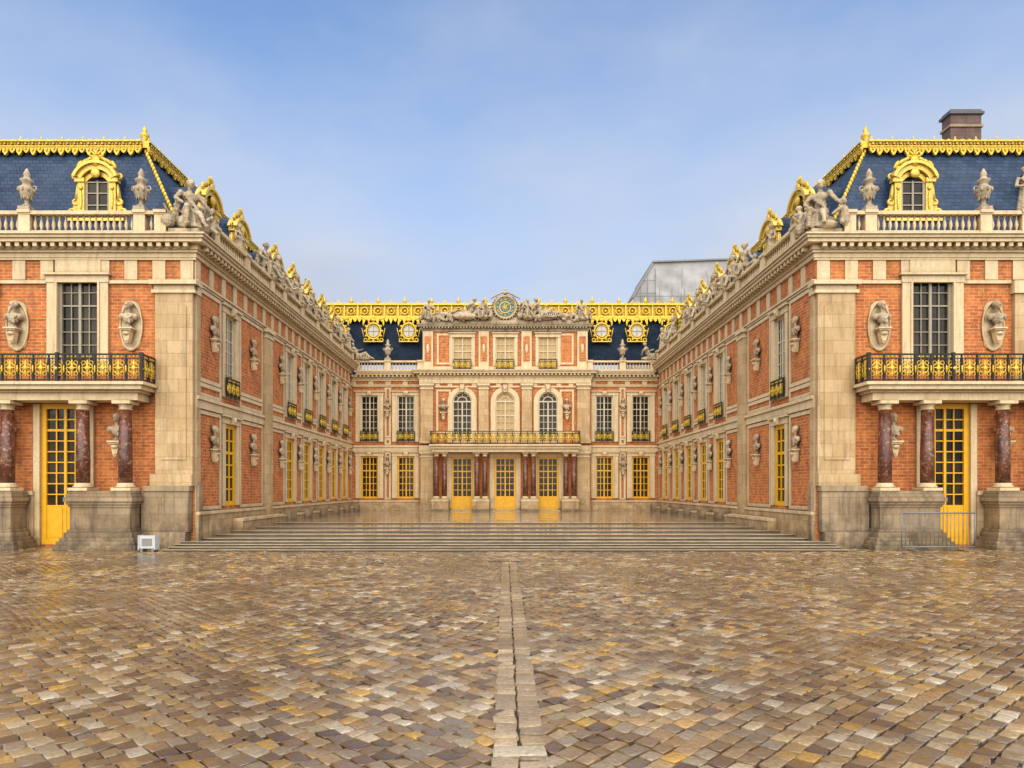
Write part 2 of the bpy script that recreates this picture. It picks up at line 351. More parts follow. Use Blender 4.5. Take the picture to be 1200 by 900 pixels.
def statue_mesh(kind):
    mb=MB(); m=M_sculpt
    if kind in('seated','crouched'):
        mb.ell((0,.15,.35),(.6,.55,.45),m); mb.ell((.2,-.2,.15),(.6,.5,.25),m)
        mb.ell((0,.05,.85),(.36,.32,.28),m); mb.ell((0,.02,1.2),(.25,.2,.3),m); mb.ell((0,0,1.55),(.34,.21,.24),m)
        limb(mb,(0,0,1.75),(0,-.05,1.95),.1,.09,m,3); mb.ell((.02,-.1,2.1),(.15,.18,.21),m); mb.ell((.02,.02,2.18),(.18,.17,.16),m); mb.ell((.02,-.29,2.08),(.03,.05,.06),m)
        for sg,kn,ft in((-1,(-.28,-.62,.9),(-.3,-.62,.2)),(1,(.25,-.55,.72),(.42,-.85,.15))):
            limb(mb,(sg*.17,-.02,.8),kn,.19,.14,m); limb(mb,kn,ft,.13,.08,m); mb.ell((ft[0],ft[1]-.12,ft[2]-.05),(.09,.2,.08),m)
        limb(mb,(-.36,0,1.68),(-.62,-.1,1.35),.12,.09,m); limb(mb,(-.62,-.1,1.35),(-.4,-.42,1.1),.09,.06,m)
        if kind=='seated':
            limb(mb,(.36,0,1.68),(.68,-.15,1.75),.12,.09,m); limb(mb,(.68,-.15,1.75),(.75,-.25,2.1),.09,.06,m); mb.ell((.75,-.27,2.18),.08,m)
        else:
            limb(mb,(.36,0,1.68),(.6,-.1,1.35),.12,.09,m); limb(mb,(.6,-.1,1.35),(.85,-.1,1.05),.09,.07,m)
            mb.ell((.95,.1,.5),(.22,.25,.5),m); mb.ell((.93,.0,1.15),(.14,.15,.17),m); limb(mb,(.9,-.1,.85),(.6,-.35,.6),.09,.07,m); limb(mb,(.9,-.05,.3),(1.0,-.45,.1),.14,.09,m)
            mb.ell((-.85,.1,.35),(.3,.3,.35),m); limb(mb,(-.8,0,.6),(-1.1,-.2,.9),.08,.05,m)
        for i in range(7): limb(mb,(-.35+.11*i,-.45,.85),(-.32+.13*i,-.5-.07*(i%2),.12),.05,.07,m,7)
        for i in range(4): limb(mb,(-.3+.12*i,-.18,1.5-.05*i),(.25,-.25,.95+.02*i),.04,.05,m,6)
        limb(mb,(-.35,.15,1.75),(-.55,.3,.5),.12,.2,m)
    elif kind=='reclining':
        mb.ell((.1,.1,.2),(1.1,.4,.28),m)
        mb.ell((-.1,0,.5),(.34,.28,.26),m); mb.ell((-.35,0,.8),(.24,.22,.3),m); mb.ell((-.5,0,1.12),(.24,.32,.24),m)
        mb.ell((-.62,-.05,1.6),(.15,.17,.2),m); limb(mb,(-.52,0,1.3),(-.6,-.03,1.5),.1,.09,m,3); mb.ell((-.66,.05,1.66),(.17,.16,.15),m); mb.ell((-.6,-.23,1.58),(.03,.05,.05),m)
        limb(mb,(.05,-.12,.5),(.65,-.2,.75),.18,.13,m); limb(mb,(.65,-.2,.75),(1.15,-.2,.3),.12,.08,m); mb.ell((1.28,-.22,.25),(.17,.08,.08),m)
        limb(mb,(.05,.12,.45),(.75,.1,.5),.18,.13,m); limb(mb,(.75,.1,.5),(1.4,.05,.2),.12,.08,m)
        limb(mb,(-.55,-.3,1.2),(-.95,-.35,.9),.11,.08,m); limb(mb,(-.95,-.35,.9),(-1.05,-.3,.45),.08,.06,m)
        limb(mb,(-.5,.3,1.25),(-.1,.35,1.05),.11,.08,m); limb(mb,(-.1,.35,1.05),(.3,.1,1.15),.08,.06,m)
        for i in range(8): limb(mb,(-.2+.15*i,-.25,.62),(-.15+.17*i,-.42,.1),.05,.06,m,7)
    else:
        mb.ell((0,0,.08),(.4,.4,.12),m)
        for i in range(10):
            a=2*pi*i/10; limb(mb,(.15*math.cos(a),.13*math.sin(a),1.15),(.3*math.cos(a),.26*math.sin(a),.1),.10,.08,m,9)
        mb.ell((0,0,.7),(.2,.18,.55),m)
        mb.ell((0,0,1.25),(.24,.2,.3),m); mb.ell((0,0,1.6),(.28,.18,.24),m); limb(mb,(0,0,1.8),(0,0,2.0),.09,.08,m,3)
        mb.ell((0,-.03,2.14),(.14,.16,.19),m); mb.ell((0,.05,2.2),(.16,.15,.15),m)
        limb(mb,(-.32,0,1.7),(-.5,-.1,1.3),.1,.08,m); limb(mb,(-.5,-.1,1.3),(-.25,-.35,1.2),.08,.06,m)
        limb(mb,(.32,0,1.7),(.5,-.05,1.35),.1,.08,m); limb(mb,(.5,-.05,1.35),(.55,-.3,1.1),.08,.06,m)
        for i in range(4): limb(mb,(-.3+.1*i,-.16,1.65-.04*i),(.25,-.24,1.1+.03*i),.04,.05,m,6)
    return remesh(mb,'statue',.035,.07,.10)
ST={k:statue_mesh(k) for k in('seated','crouched','reclining','standing')}
def urn_mesh(m=None):
    mb=MB(); m=m or M_sculpt
    mb.box(-.27,.27,-.27,.27,0,.18,m)
    mb.lathe([(.18,.18),(.21,.26),(.09,.36),(.11,.50),(.28,.76),(.33,1.0),(.30,1.14),(.20,1.22),(.18,1.34),(.28,1.44),(.29,1.5),(.17,1.56),(.12,1.68),(.15,1.8),(.09,1.94),(.03,2.06)],(0,0,0),14,m)
    for i in range(8):
        a=2*pi*i/8; mb.ell((.32*math.cos(a),.32*math.sin(a),1.0),(.07,.07,.12),m,6,4)
        mb.ell((.20*math.cos(a),.20*math.sin(a),.64),(.05,.05,.14),m,6,4)
    for sg in(-1,1): mb.torus((sg*.35,0,1.1),.11,.035,m,10,5)
    return mb.mesh('urn')
URN=urn_mesh(); URNG=urn_mesh(M_gold)
def put_bust(M,where):
    o=put('bust',BUST,M,None,label='stone portrait bust on a console '+where,category='bust',group='portrait busts on the palace walls')
    put('console',CONSOLE,M,o)
def put_statue(kind,M,label,grp='stone statues along the roof balustrade'):
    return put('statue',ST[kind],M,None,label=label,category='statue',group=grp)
def put_urn(M,gold=False):
    if gold: put('gilded_urn',URNG,M,None,label='gilded ornamental urn behind the court balustrade',category='urn',group='gilded urns along the court roofs')
    else: put('stone_urn',URN,M,None,label='carved grey stone urn standing on the roof balustrade',category='urn',group='stone urns on the roof balustrade')
# ------------------------------------------------------------------ facade helpers
def wall(mb,u0,u1,z0,z1,ops,mat,depth=.4):
    us=sorted({u0,u1,*[o[0] for o in ops],*[o[1] for o in ops]}); zs=sorted({z0,z1,*[o[2] for o in ops],*[o[3] for o in ops]})
    for a,b in zip(us,us[1:]):
        for c,d in zip(zs,zs[1:]):
            mu=(a+b)/2; mz=(c+d)/2
            if any(o[0]<mu<o[1] and o[2]<mz<o[3] for o in ops): continue
            mb.add([(a,0,c),(b,0,c),(b,0,d),(a,0,d)],[(0,1,2,3)],mat)
    for a,b,c,d in ops:
        k=depth
        mb.add([(a,0,c),(a,k,c),(a,k,d),(a,0,d)],[(0,1,2,3)],M_trim); mb.add([(b,0,c),(b,0,d),(b,k,d),(b,k,c)],[(0,1,2,3)],M_trim)
        mb.add([(a,0,c),(b,0,c),(b,k,c),(a,k,c)],[(0,1,2,3)],M_trim); mb.add([(a,0,d),(a,k,d),(b,k,d),(b,0,d)],[(0,1,2,3)],M_trim)
def surround(mb,u,w,z0,z1,jw=.38,pr=.12,key=True,sill=True):
    mb.box(u-w/2-jw,u-w/2,-pr,0,z0,z1,M_trim); mb.box(u+w/2,u+w/2+jw,-pr,0,z0,z1,M_trim)
    mb.box(u-w/2-jw-.04,u+w/2+jw+.04,-pr-.03,0,z1,z1+.34,M_trim)
    mb.box(u-w/2-jw-.12,u+w/2+jw+.12,-pr-.14,0,z1+.343,z1+.44,M_trim)
    if pr>.1: mb.box(u-w/2-.1,u-w/2,-pr-.035,-pr,z0,z1,M_trim); mb.box(u+w/2,u+w/2+.1,-pr-.035,-pr,z0,z1,M_trim)
    if key:
        mb.prism([(u-.16,z1+.002),(u+.16,z1+.002),(u+.24,z1+.42),(u-.24,z1+.42)],-pr-.2,-pr-.032,M_trim); mb.ell((u,-pr-.2,z1+.22),(.13,.09,.16),M_trim,8,5)
    if sill: mb.box(u-w/2-jw-.08,u+w/2+jw+.08,-pr-.12,0,z0-.18,z0-.003,M_trim)
def pilaster(mb,u,w,z0,z1,pr=.22,mat=None):
    mat=mat or M_stone
    mb.box(u-w/2,u+w/2,-pr,0,z0+.5,z1-.55,mat)
    mb.box(u-w/2-.1,u+w/2+.1,-pr-.1,0,z0,z0+.3,mat); mb.box(u-w/2-.05,u+w/2+.05,-pr-.05,0,z0+.301,z0+.5,mat)
    mb.box(u-w/2-.06,u+w/2+.06,-pr-.06,0,z1-.55,z1-.42,M_trim); mb.box(u-w/2+.002,u+w/2-.002,-pr-.01,0,z1-.42,z1-.2,M_trim); mb.box(u-w/2-.12,u+w/2+.12,-pr-.12,0,z1-.2,z1,M_trim)
def cornice(mb,u0,u1,z,e0=0,e1=0,k=1,dent=True,mat=None):
    mat=mat or M_trim
    for a,b,p in((0,.22,.14),(.22,.36,.22),(.36,.60,.28),(.60,.78,.62),(.78,.92,.70),(.92,1.0,.78)):
        mb.box(u0-e0*p*k,u1+e1*p*k,-p*k,0,z+a*k+.0005,z+b*k,mat)
    if dent:
        n=int((u1-u0)/(.42*k)); st=(u1-u0)/n
        for i in range(n):
            c=u0+(i+.5)*st; mb.box(c-.1*k,c+.1*k,-.56*k,-.282*k,z+.40*k,z+.598*k,mat)
BAL=[(.04,0),(.075,.03),(.04,.09),(.095,.24),(.08,.34),(.035,.52),(.05,.62),(.07,.66)]
def balustrade(mb,u0,u1,z,piers,h=1.05,v0=-.28,v1=.02,pw=.6,step=.29):
    vm=(v0+v1)/2; k=(h-.34)/.66
    mb.box(u0,u1,v0,v1,z,z+.17,M_trim); mb.box(u0,u1,v0-.05,v1+.05,z+h-.17,z+h,M_trim)
    ps=sorted(piers)
    for p in ps:
        a=max(u0+.001,p-pw/2);b=min(u1-.001,p+pw/2)
        mb.box(a,b,v0-.03,v1+.03,z+.003,z+h-.172,M_trim); mb.box(a-.03,b+.03,v0-.10,v1+.10,z+h-.1,z+h+.05,M_trim)
    cur=u0; segs=[]
    for p in ps:
        if p-pw/2>cur: segs.append((cur,p-pw/2))
        cur=max(cur,p+pw/2)
    if cur<u1: segs.append((cur,u1))
    for a,b in segs:
        n=int((b-a)/step)
        if n<1: continue
        st=(b-a)/n
        for i in range(n): mb.lathe([(r,zz*k) for r,zz in BAL],(a+(i+.5)*st,vm,z+.17),6,M_trim)
def brickpanel_frames(mb,a,b,zones,pr=.06,w=.19):
    if b-a<.5: return
    for z0,z1 in zones:
        mb.box(a,b,-pr,0,z0,z0+w,M_trim); mb.box(a,b,-pr,0,z1-w,z1,M_trim)
        mb.box(a,a+w,-pr,0,z0+w,z1-w,M_trim); mb.box(b-w,b,-pr,0,z0+w,z1-w,M_trim)
def court_facade(F,bld,u0,u1,wins,busts,pils,w=1.5,zb=.6,lowz=1.9,upz=7.7,band=6.75,wm=(None,None),where='',bs=.88,jw=.38,lowh=4.4,sp=.09):
    uph=4.5
    ops=[]
    for u in wins: ops+= [(u-w/2,u+w/2,lowz,lowz+lowh),(u-w/2,u+w/2,upz,upz+uph)]
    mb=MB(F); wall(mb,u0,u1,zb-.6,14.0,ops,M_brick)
    part('wall',mb,bld)
    t=MB(F)
    t.box(u0,u1,-.16,0,zb-.6,lowz-.35,M_stone); t.box(u0,u1,-.22,0,lowz-.35,lowz-.2,M_trim)
    t.box(u0,u1,-.12,0,band,band+.42,M_trim); t.box(u0,u1,-.2,0,band+.42,band+.58,M_trim)
    t.box(u0,u1,-.10,0,12.72,12.84,M_trim); t.box(u0,u1,-.16,0,12.84,12.95,M_trim)
    solid=[]
    for u in wins:
        surround(t,u,w,lowz,lowz+lowh-.0,jw=jw,pr=sp,sill=False); surround(t,u,w,upz,upz+uph,jw=jw,pr=sp,sill=False)
        solid.append((u-w/2-jw-.12,u+w/2+jw+.12))
    for u,pw in pils:
        pilaster(t,u,pw,zb+.0,12.72,.26); solid.append((u-pw/2-.12,u+pw/2+.12))
    solid.sort(); cur=u0; gaps=[]
    for a,b in solid:
        if a-cur>.3: gaps.append((cur,a))
        cur=max(cur,b)
    if u1-cur>.3: gaps.append((cur,u1))
    for a,b in gaps:
        brickpanel_frames(t,a,b,[(lowz-.15,band-.05),(band+.62,upz+.35),(upz+.4,12.68)])
    for b in busts:
        put_bust(F@T((b,-.14,4.85))@Matrix.Scale(bs,4),where); put_bust(F@T((b,-.14,10.45))@Matrix.Scale(bs,4),where)
    n=int((u1-u0)/1.35); st=(u1-u0)/n
    for i in range(n): t.box(u0+i*st,u0+i*st+.5,-.06,0,12.953,13.95,M_trim)
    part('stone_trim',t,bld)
    for u in wins:
        put('window',wm[0] or W_LOW,F@T((u,0,lowz)),bld)
        wo=put('window',wm[1] or W_UP,F@T((u,0,upz)),bld)
        put('railing',RAIL,F@T((u,-.1,upz)),wo)
def crest(mb,u0,u1,z,v=-.3,band=.34,hang=.42,step=.36,up=.28):
    mb.box(u0,u1,v,v+.5,z,z+band,M_gold); mb.box(u0,u1,v-.08,v,z+band*.78,z+band,M_gold); mb.box(u0,u1,v-.06,v,z,z+band*.16,M_gold)
    n=max(1,int((u1-u0)/step)); st=(u1-u0)/n
    for i in range(n):
        c=u0+(i+.5)*st; h=hang*(1 if i%2 else .72)
        mb.prism([(c-st*.5,z+.02),(c+st*.5,z+.02),(c+st*.38,z-h*.6),(c+.03,z-h),(c-.03,z-h),(c-st*.38,z-h*.6)],v-.03,v+.1,M_gold)
        mb.ell((c,v-.04,z-h*.35),(st*.14,.05,h*.25),M_gold,6,4); mb.ell((c+st/2,v-.02,z-h*.2),(.035,.05,h*.35),M_gold,6,4)
        mb.ell((c,v-.05,z+band*.46),(st*.22,.06,band*.2),M_gold,6,4); mb.ell((c+st/2,v-.03,z+band*.46),(.03,.05,band*.22),M_gold,6,4)
        mb.arc(c,z+band-.02,up*.3,up*.5,0,pi,v+.05,v+.13,M_gold,6)
        if i%3==0: mb.ell((c,v+.1,z+band+up*.5),(.05,.05,up*.5),M_gold,6,5)
def dormer_mesh():
    mb=MB(); g=M_goldp
    mb.box(-.95,.95,.12,1.9,-.1,2.3,M_slate); 
    mb.arc(0,2.3,0.0,.95,0,pi,.12,1.7,M_slate,10,.6)
    mb.box(-.62,.62,.05,.12,0.1,2.0,M_glass); 
    mb.box(-.62,-.5,-.02,.06,.1,2.0,M_wood); mb.box(.5,.62,-.02,.06,.1,2.0,M_wood); mb.box(-.04,.04,-.03,.06,.1,2.0,M_wood)
    for z in(.1,.75,1.35,1.9): mb.box(-.5,.5,-.015,.055,z,z+.05,M_wood)
    for s in(-1,1):
        mb.box(s*.62,s*.95,-.1,.14,.1,2.0,g); mb.box(s*.6,s*1.08,-.17,.14,1.9,2.1,g)
        mb.torus((s*1.25,0,.38),.19,.085,g,12,6); mb.ell((s*1.25,0,.38),.09,g); mb.torus((s*1.1,0,.92),.13,.07,g,10,6); mb.rod((s*1.06,0,1.0),(s*1.0,0,1.8),.09,g,6,.06)
        mb.prism([(s*.94,.1),(s*1.38,.1),(s*1.2,.8),(s*1.05,1.7),(s*.95,1.8)],-.02,.1,g)
        mb.ell((s*.78,-.12,1.0),(.07,.05,.5),g,8,6); mb.ell((s*.78,-.14,1.6),(.1,.06,.1),g,8,5)
        mb.torus((s*1.12,-.05,2.2),.12,.055,g,10,5)
    mb.box(-1.4,1.4,-.2,.16,-.08,.1,g)
    mb.arc(0,1.62,.62,.84,.12*pi,.88*pi,-.05,.12,g,10)
    mb.arc(0,1.7,.82,1.08,.14*pi,.86*pi,-.2,.2,g,12); mb.arc(0,1.7,1.08,1.22,.12*pi,.88*pi,-.32,.2,g,12)
    mb.ell((0,-.2,2.3),(.24,.12,.24),g)
    mb.M=T((0,0,-.1)); g=M_gold
    for sgn in(-1,1):
        for i in range(4):
            a=sgn*(.25+.35*i); mb.ell((.32*(i+.6)*sgn*.75,-.1,3.25-.13*i),(.26,.08,.10),g,8,5,Matrix.Rotation(a*.8,3,'Y'))
    for i in range(5):
        a=pi*(i+.5)/5; mb.ell((.2*math.cos(a),-.12,3.2+.24*math.sin(a)),(.2,.08,.07),g,8,5,Matrix.Rotation(-a,3,'Y'))
    mb.ell((0,-.16,3.0),(.24,.14,.30),g); 
    for s in(-1,1): mb.torus((s*.45,-.08,2.85),.15,.065,g,10,5); mb.rod((s*.2,-.05,2.9),(s*.95,-.05,2.5),.08,g); mb.ell((s*.75,-.1,2.68),(.2,.11,.13),g)
    return mb.mesh('dormer')
DORMER=dormer_mesh()
def oeil_mesh():
    mb=MB(); g=M_gold
    mb.box(-.7,.7,.15,2.2,-.7,.7,M_slated); mb.disc(0,0,.56,.60,.02,.14,M_pale)
    mb.torus((0,0,0),.68,.10,g,20,7,1.1); mb.torus((0,-.06,0),.52,.03,g,18,5,1.1)
    for i in range(12):
        a=2*pi*i/12; mb.ell((.82*math.cos(a),-.03,.9*math.sin(a)),(.12,.08,.12),g,7,5)
    for s in(-1,1):
        mb.torus((s*.75,0,-.85),.16,.06,g,10,6); mb.rod((s*.9,0,-.6),(s*1.1,0,.3),.06,g,6,.03); mb.ell((s*.95,-.03,.75),(.1,.08,.3),g,8,5)
        mb.rod((s*.5,0,1.0),(s*1.2,0,1.35),.07,g,6,.04)
    mb.ell((0,-.05,1.05),(.28,.12,.18),g); mb.ell((0,-.05,1.3),(.14,.1,.22),g); mb.box(-.9,.9,-.1,.2,-1.04,-.94,g)
    mb.box(-.025,.025,-.03,.03,-.56,.56,M_wood); mb.box(-.52,.52,-.028,.03,-.025,.025,M_wood)
    return mb.mesh('dormer')
OEIL=oeil_mesh()
def column_mesh(h,r):
    mb=MB(); 
    mb.box(-r*1.5,r*1.5,-r*1.5,r*1.5,0,.14,M_trim); mb.lathe([(r*1.4,.14),(r*1.45,.2),(r*1.2,.26),(r*1.25,.32),(r*1.05,.36)],(0,0,0),16,M_trim)
    mb.lathe([(r,.361),(r*1.02,h*.35),(r*.86,h-.42)],(0,0,0),20,M_marble)
    mb.lathe([(r*.9,h-.42),(r*1.0,h-.38),(r*.92,h-.34),(r*.92,h-.26),(r*1.25,h-.15)],(0,0,0),16,M_trim); mb.box(-r*1.4,r*1.4,-r*1.4,r*1.4,h-.15,h,M_trim)
    return mb.mesh('column')
COLP=column_mesh(4.2,.30); COLC=column_mesh(4.55,.25)
# ------------------------------------------------------------------ buildings
FL=T((-15,0,0))@RZ(pi/2); FR=T((15,0,0))@RZ(-pi/2); FF=T((0,33,0)); FB=T((0,66.5,0)); FC=T((0,66,0))
ROOFZ0,ROOFZ1=15.0,20.7
for s in(-1,1):
    F=FL if s<0 else FR; U=(lambda y:y) if s<0 else (lambda y:-y)
    def UR(a,b): return tuple(sorted((U(a),U(b))))
    pav=root('palace_pavilion',(s*21,33,0),'brick and stone palace pavilion with marble portico and blue slate roof','building',group='matching palace pavilions')
    ops=[(s*20.6-.975,s*20.6+.975,8.4,13.05),(s*21.3-1.15,s*21.3+1.15,.12,6.92),(s*27.5-.975,s*27.5+.975,8.4,13.05)]
    a,b=sorted((s*15,s*31)); mb=MB(FF); wall(mb,a,b,-.1,14,ops,M_brick); part('wall',mb,pav)
    t=MB(FF)
    def fb(x0,x1,v,z0,z1,m): t.box(s*x0,s*x1,-v,0,z0,z1,m)
    fb(17.72,19.7,.16,-.1,2.5,M_stone); fb(22.7,31,.16,-.1,2.5,M_stone); fb(17.02,19.9,.24,2.5,2.7,M_trim); fb(22.7,31,.24,2.5,2.7,M_trim)
    surround(t,s*20.6,1.95,8.4,12.75,.5,.14,key=False,sill=False); surround(t,s*27.5,1.95,8.4,12.75,.5,.14,key=False,sill=False)
    t.box(s*21.3-1.45,s*21.3-1.15,-.1,0,-.1,6.9,M_trim); t.box(s*21.3+1.15,s*21.3+1.45,-.1,0,-.1,6.9,M_trim)
    fb(15,16.8,.25,3.5,12.2,M_stone); fb(15.2,17.6,.6,-.1,.75,M_base); fb(15.1,17.35,.46,.75,2.7,M_base); fb(15.05,17.25,.52,2.7,2.95,M_base); fb(14.997,17.0,.36,2.95,3.5,M_stone)
    fb(14.85,16.95,.33,12.2,12.35,M_trim); fb(14.92,16.85,.27,12.35,12.6,M_trim); fb(14.75,17.05,.42,12.6,12.8,M_trim)
    fb(15.3,16.5,.29,4.2,11.6,M_stone)
    fb(24.5,26.2,.2,7.9,12.2,M_stone); fb(24.4,26.3,.3,12.2,12.8,M_trim)
    fb(17.2,19.1,.12,12.7,12.86,M_trim); fb(22.1,24.4,.12,12.7,12.86,M_trim)
    for x in np.arange(15.05,31,1.35):
        if abs(x+.25-20.6)<1.2: continue
        fb(x,x+.62,.07,12.9,13.83,M_trim)
    fb(19.5,21.7,.1,13.2,13.83,M_trim)
    fb(14.9,31,.11,13.84,13.945,M_trim)
    for x in(18.05,23.55):
        t.box(s*x-.46,s*x+.46,-.06,0,9.9,11.4,M_trim); t.disc(s*x,11.4,.458,.48,-.058,0,M_trim,20); t.disc(s*x,9.9,.458,.4,-.057,0,M_trim,20)
        t.torus((s*x,-.06,10.65),.52,.05,M_trim,24,5,2.15)
        put_bust(FF@T((s*x,-.3,10.5))@Matrix.Scale(.98,4),'against a pale panel')
    for x in(18.6,23.9): put_bust(FF@T((s*x,-.3,5.1)),'behind the portico columns')
    part('stone_trim',t,pav)
    put('window',W_PAV,FF@T((s*20.6,0,8.4)),pav); put('window',W_PAV,FF@T((s*27.5,0,8.4)),pav)
    put('door',D_PAV,FF@T((s*21.3,0,.12)),pav)
    a,b=UR(33,43.6)
    court_facade(F,pav,a,b,[U(37.2)],[U(34.9),U(40.3)],[(U(42.8),1.1)],where='beside a court window')
    t=MB(F); 
    a,b=UR(33.003,33.4); t.box(a,b,-.1,0,3.0,12.2,M_stone); 
    t.box(a,b,-.2,0,.0,3.0,M_base); t.box(a,b,-.2,0,12.6,12.8,M_trim); t.box(a,b,-.15,0,12.2,12.6,M_trim)
    a,b=UR(37.2,44); t.box(a,b,-.7,-.165,.3,1.05,M_stone); t.box(a,b,-.76,-.165,1.05,1.2,M_trim)
    part('corner_pier',t,pav)
    c=MB(FF); a,b=sorted((s*15,s*31)); cornice(c,a,b,13.95,e0=(1 if s>0 else 0),e1=(1 if s<0 else 0))
    c.M=F; a,b=UR(33,43.6); cornice(c,a,b,13.95)
    part('cornice',c,pav)
    c=MB(FF); a,b=sorted((s*16.2,s*31)); balustrade(c,a,b,15.0,[s*16.5,s*17.5,s*23.0,s*25.0],h=1.1,v0=-.35,v1=.0,pw=.55)
    c.M=F; a,b=UR(34.3,43.6); balustrade(c,a,b,15.002,[U(34.7),U(38.9),U(43.1)],h=1.1,v0=-.35,v1=.0)
    c.M=I4; c.box(s*14.7,s*16.15,32.7,34.2,14.98,15.3,M_sculpt)
    part('balustrade',c,pav)
    c=MB(); 
    def pb(x0,x1,y0,y1,z0,z1,m): c.box(s*x0,s*x1,y0,y1,z0,z1,m)
    pb(17.15,31,31.85,32.9,6.95,7.3,M_trim); pb(17.0,31,31.75,32.9,7.3,7.42,M_trim); pb(16.8,31,31.5,32.9,7.42,7.62,M_trim); pb(16.65,31,31.4,32.9,7.62,7.76,M_trim)
    part('balcony',c,pav)
    c=MB(T((0,31.55,7.76))); a,b=sorted((s*16.8,s*30.4)); railing(c,a,b,1.3,0,.72)
    for x in(16.8,20.7,25.0): c.box(s*x-.07,s*x+.07,-.07,.07,0,1.35,M_iron)
    c.M=T((s*16.8,0,7.76))@RZ(pi/2); railing(c,31.55,32.7,1.3,0,.6)
    part('balcony_railing',c,pav)
    for x in(17.85,19.85,23.4,25.3): put('column',COLP,T((s*x,32.1,2.72)),pav)
    for x0,x1 in((17.45,20.25),(23.0,26.0)):
        c=MB()
        for z0,z1,e in((-.05,.2,.5),(.2,.38,.4),(.38,.54,.3),(.54,.78,.18),(.78,.92,.08),(.92,1.95,0),(1.95,2.08,.05),(2.08,2.22,.12),(2.22,2.42,.2),(2.42,2.56,.12),(2.56,2.7,.05)):
            pb(x0-e,x1+e,31.75-e,32.78+e*.01,z0,z1,M_base)
        part('column_pedestal',c,pav)
    r=MB(); e=15.8; f=19.0
    def q(pts,m): r.add([(s*x,y,z) for x,y,z in pts],[(0,1,2,3)],m)
    q([(31,33.8,ROOFZ0),(e,33.8,ROOFZ0),(f,36,ROOFZ1),(31,36,ROOFZ1)],M_slate)
    q([(e,33.8,ROOFZ0),(e,43.6,ROOFZ0),(f,43.6,ROOFZ1),(f,36,ROOFZ1)],M_slate)
    q([(31,36,ROOFZ1),(f,36,ROOFZ1),(f,43.6,ROOFZ1+.01),(31,43.6,ROOFZ1+.01)],M_lead)
    r.box(s*15,s*31,32.99,33.8,14.93,14.997,M_lead); r.box(s*15.0,s*15.85,33.8,43.6,14.93,14.996,M_lead)
    q([(31,33,-.1),(31,43.6,-.1),(31,43.6,20.3),(31,33.8,15)],M_brick)
    roof=part('roof',r,pav)
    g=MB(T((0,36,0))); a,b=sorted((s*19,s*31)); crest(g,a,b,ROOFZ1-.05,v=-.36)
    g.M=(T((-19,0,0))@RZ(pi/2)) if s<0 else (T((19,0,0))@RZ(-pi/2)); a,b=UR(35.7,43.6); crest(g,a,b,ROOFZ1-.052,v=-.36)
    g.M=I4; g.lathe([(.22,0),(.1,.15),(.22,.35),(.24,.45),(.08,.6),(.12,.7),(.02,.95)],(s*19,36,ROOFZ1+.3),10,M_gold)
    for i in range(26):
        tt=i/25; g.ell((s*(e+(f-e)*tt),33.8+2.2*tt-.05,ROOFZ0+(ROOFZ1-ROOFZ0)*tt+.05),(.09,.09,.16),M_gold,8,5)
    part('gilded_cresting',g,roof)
    put('dormer',DORMER,T((s*20.5,34.35,16.3)),roof); put('dormer',DORMER,T((s*27.3,34.35,16.3)),roof)
    for y in(37.2,41.4): put('dormer',DORMER,F@T((U(y),1.15,16.0))@Matrix.Scale(1.08,4),roof)
    if s>0:
        c=MB(); c.box(26.1,27.9,40,40.8,20.2,24.0,M_brickd); c.box(26.02,27.98,39.93,40.87,24.0,24.15,M_base); c.box(26.1,27.9,40,40.8,24.15,24.75,M_brickd); c.box(25.98,28.02,39.88,40.92,24.75,24.9,M_lead); c.box(26.1,27.9,39.98,40.82,24.9,25.05,M_lead)
        part('chimney',c,roof)
    for x in(17.5,23.0): put_urn(T((s*x,32.83,16.14)))
    wing=root('palace_wing',(s*17,55,0),'long brick court wing with stone trim and gilded slate roof','building',group='facing palace court wings')
    a,b=UR(43.6,66.5)
    wy=[47.5,51.5,55.5,59.5,63.5]
    court_facade(F,wing,a,b,[U(y) for y in wy],[U(y) for y in(45.4,49.5,53.5,57.5,61.5,65.3)],[],where='between court windows')
    c=MB(F); cornice(c,a,b,13.95); part('cornice',c,wing)
    c=MB(F); balustrade(c,a,b,15.001,[U(y) for y in(45.5,49.5,53.5,57.5,61.5,65.9)],h=1.1,v0=-.35,v1=0); part('balustrade',c,wing)
    c=MB(F); a,b=UR(44.0,66.4); c.box(a,b,-.6,-.165,.5,1.0,M_stone); c.box(a,b,-.65,-.165,1.0,1.12,M_trim)
    for y in np.arange(45.5,66,4): c.box(U(y)-.55,U(y)+.55,-.95,-.16,.5,1.3,M_base)
    part('plinth',c,wing)
    r=MB(); 
    q([(e,43.6,ROOFZ0),(e,72,ROOFZ0),(f,72,ROOFZ1),(f,43.6,ROOFZ1)],M_slate); q([(31,43.6,ROOFZ1),(f,43.6,ROOFZ1),(f,80,ROOFZ1-.01),(31,80,ROOFZ1-.01)],M_lead)
    r.box(s*15,s*15.85,43.6,67,14.93,14.995,M_lead); roof=part('roof',r,wing)
    g=MB((T((-19,0,0))@RZ(pi/2)) if s<0 else (T((19,0,0))@RZ(-pi/2))); a,b=UR(43.6,69.2); crest(g,a,b,ROOFZ1-.05,v=-.36); part('gilded_cresting',g,roof)
    for y in(47.5,51.5,55.5,59.5,63.5): put('dormer',DORMER,F@T((U(y),1.1,15.95))@Matrix.Scale(1.12,4),roof)
    rz=pi/2 if s<0 else -pi/2
    M=T((s*15.4,33.35,15.3))@RZ(rz*.45)@Matrix.Scale(1.12,4)
    put_statue('crouched',M,'large seated figure group in carved stone on corner parapet')
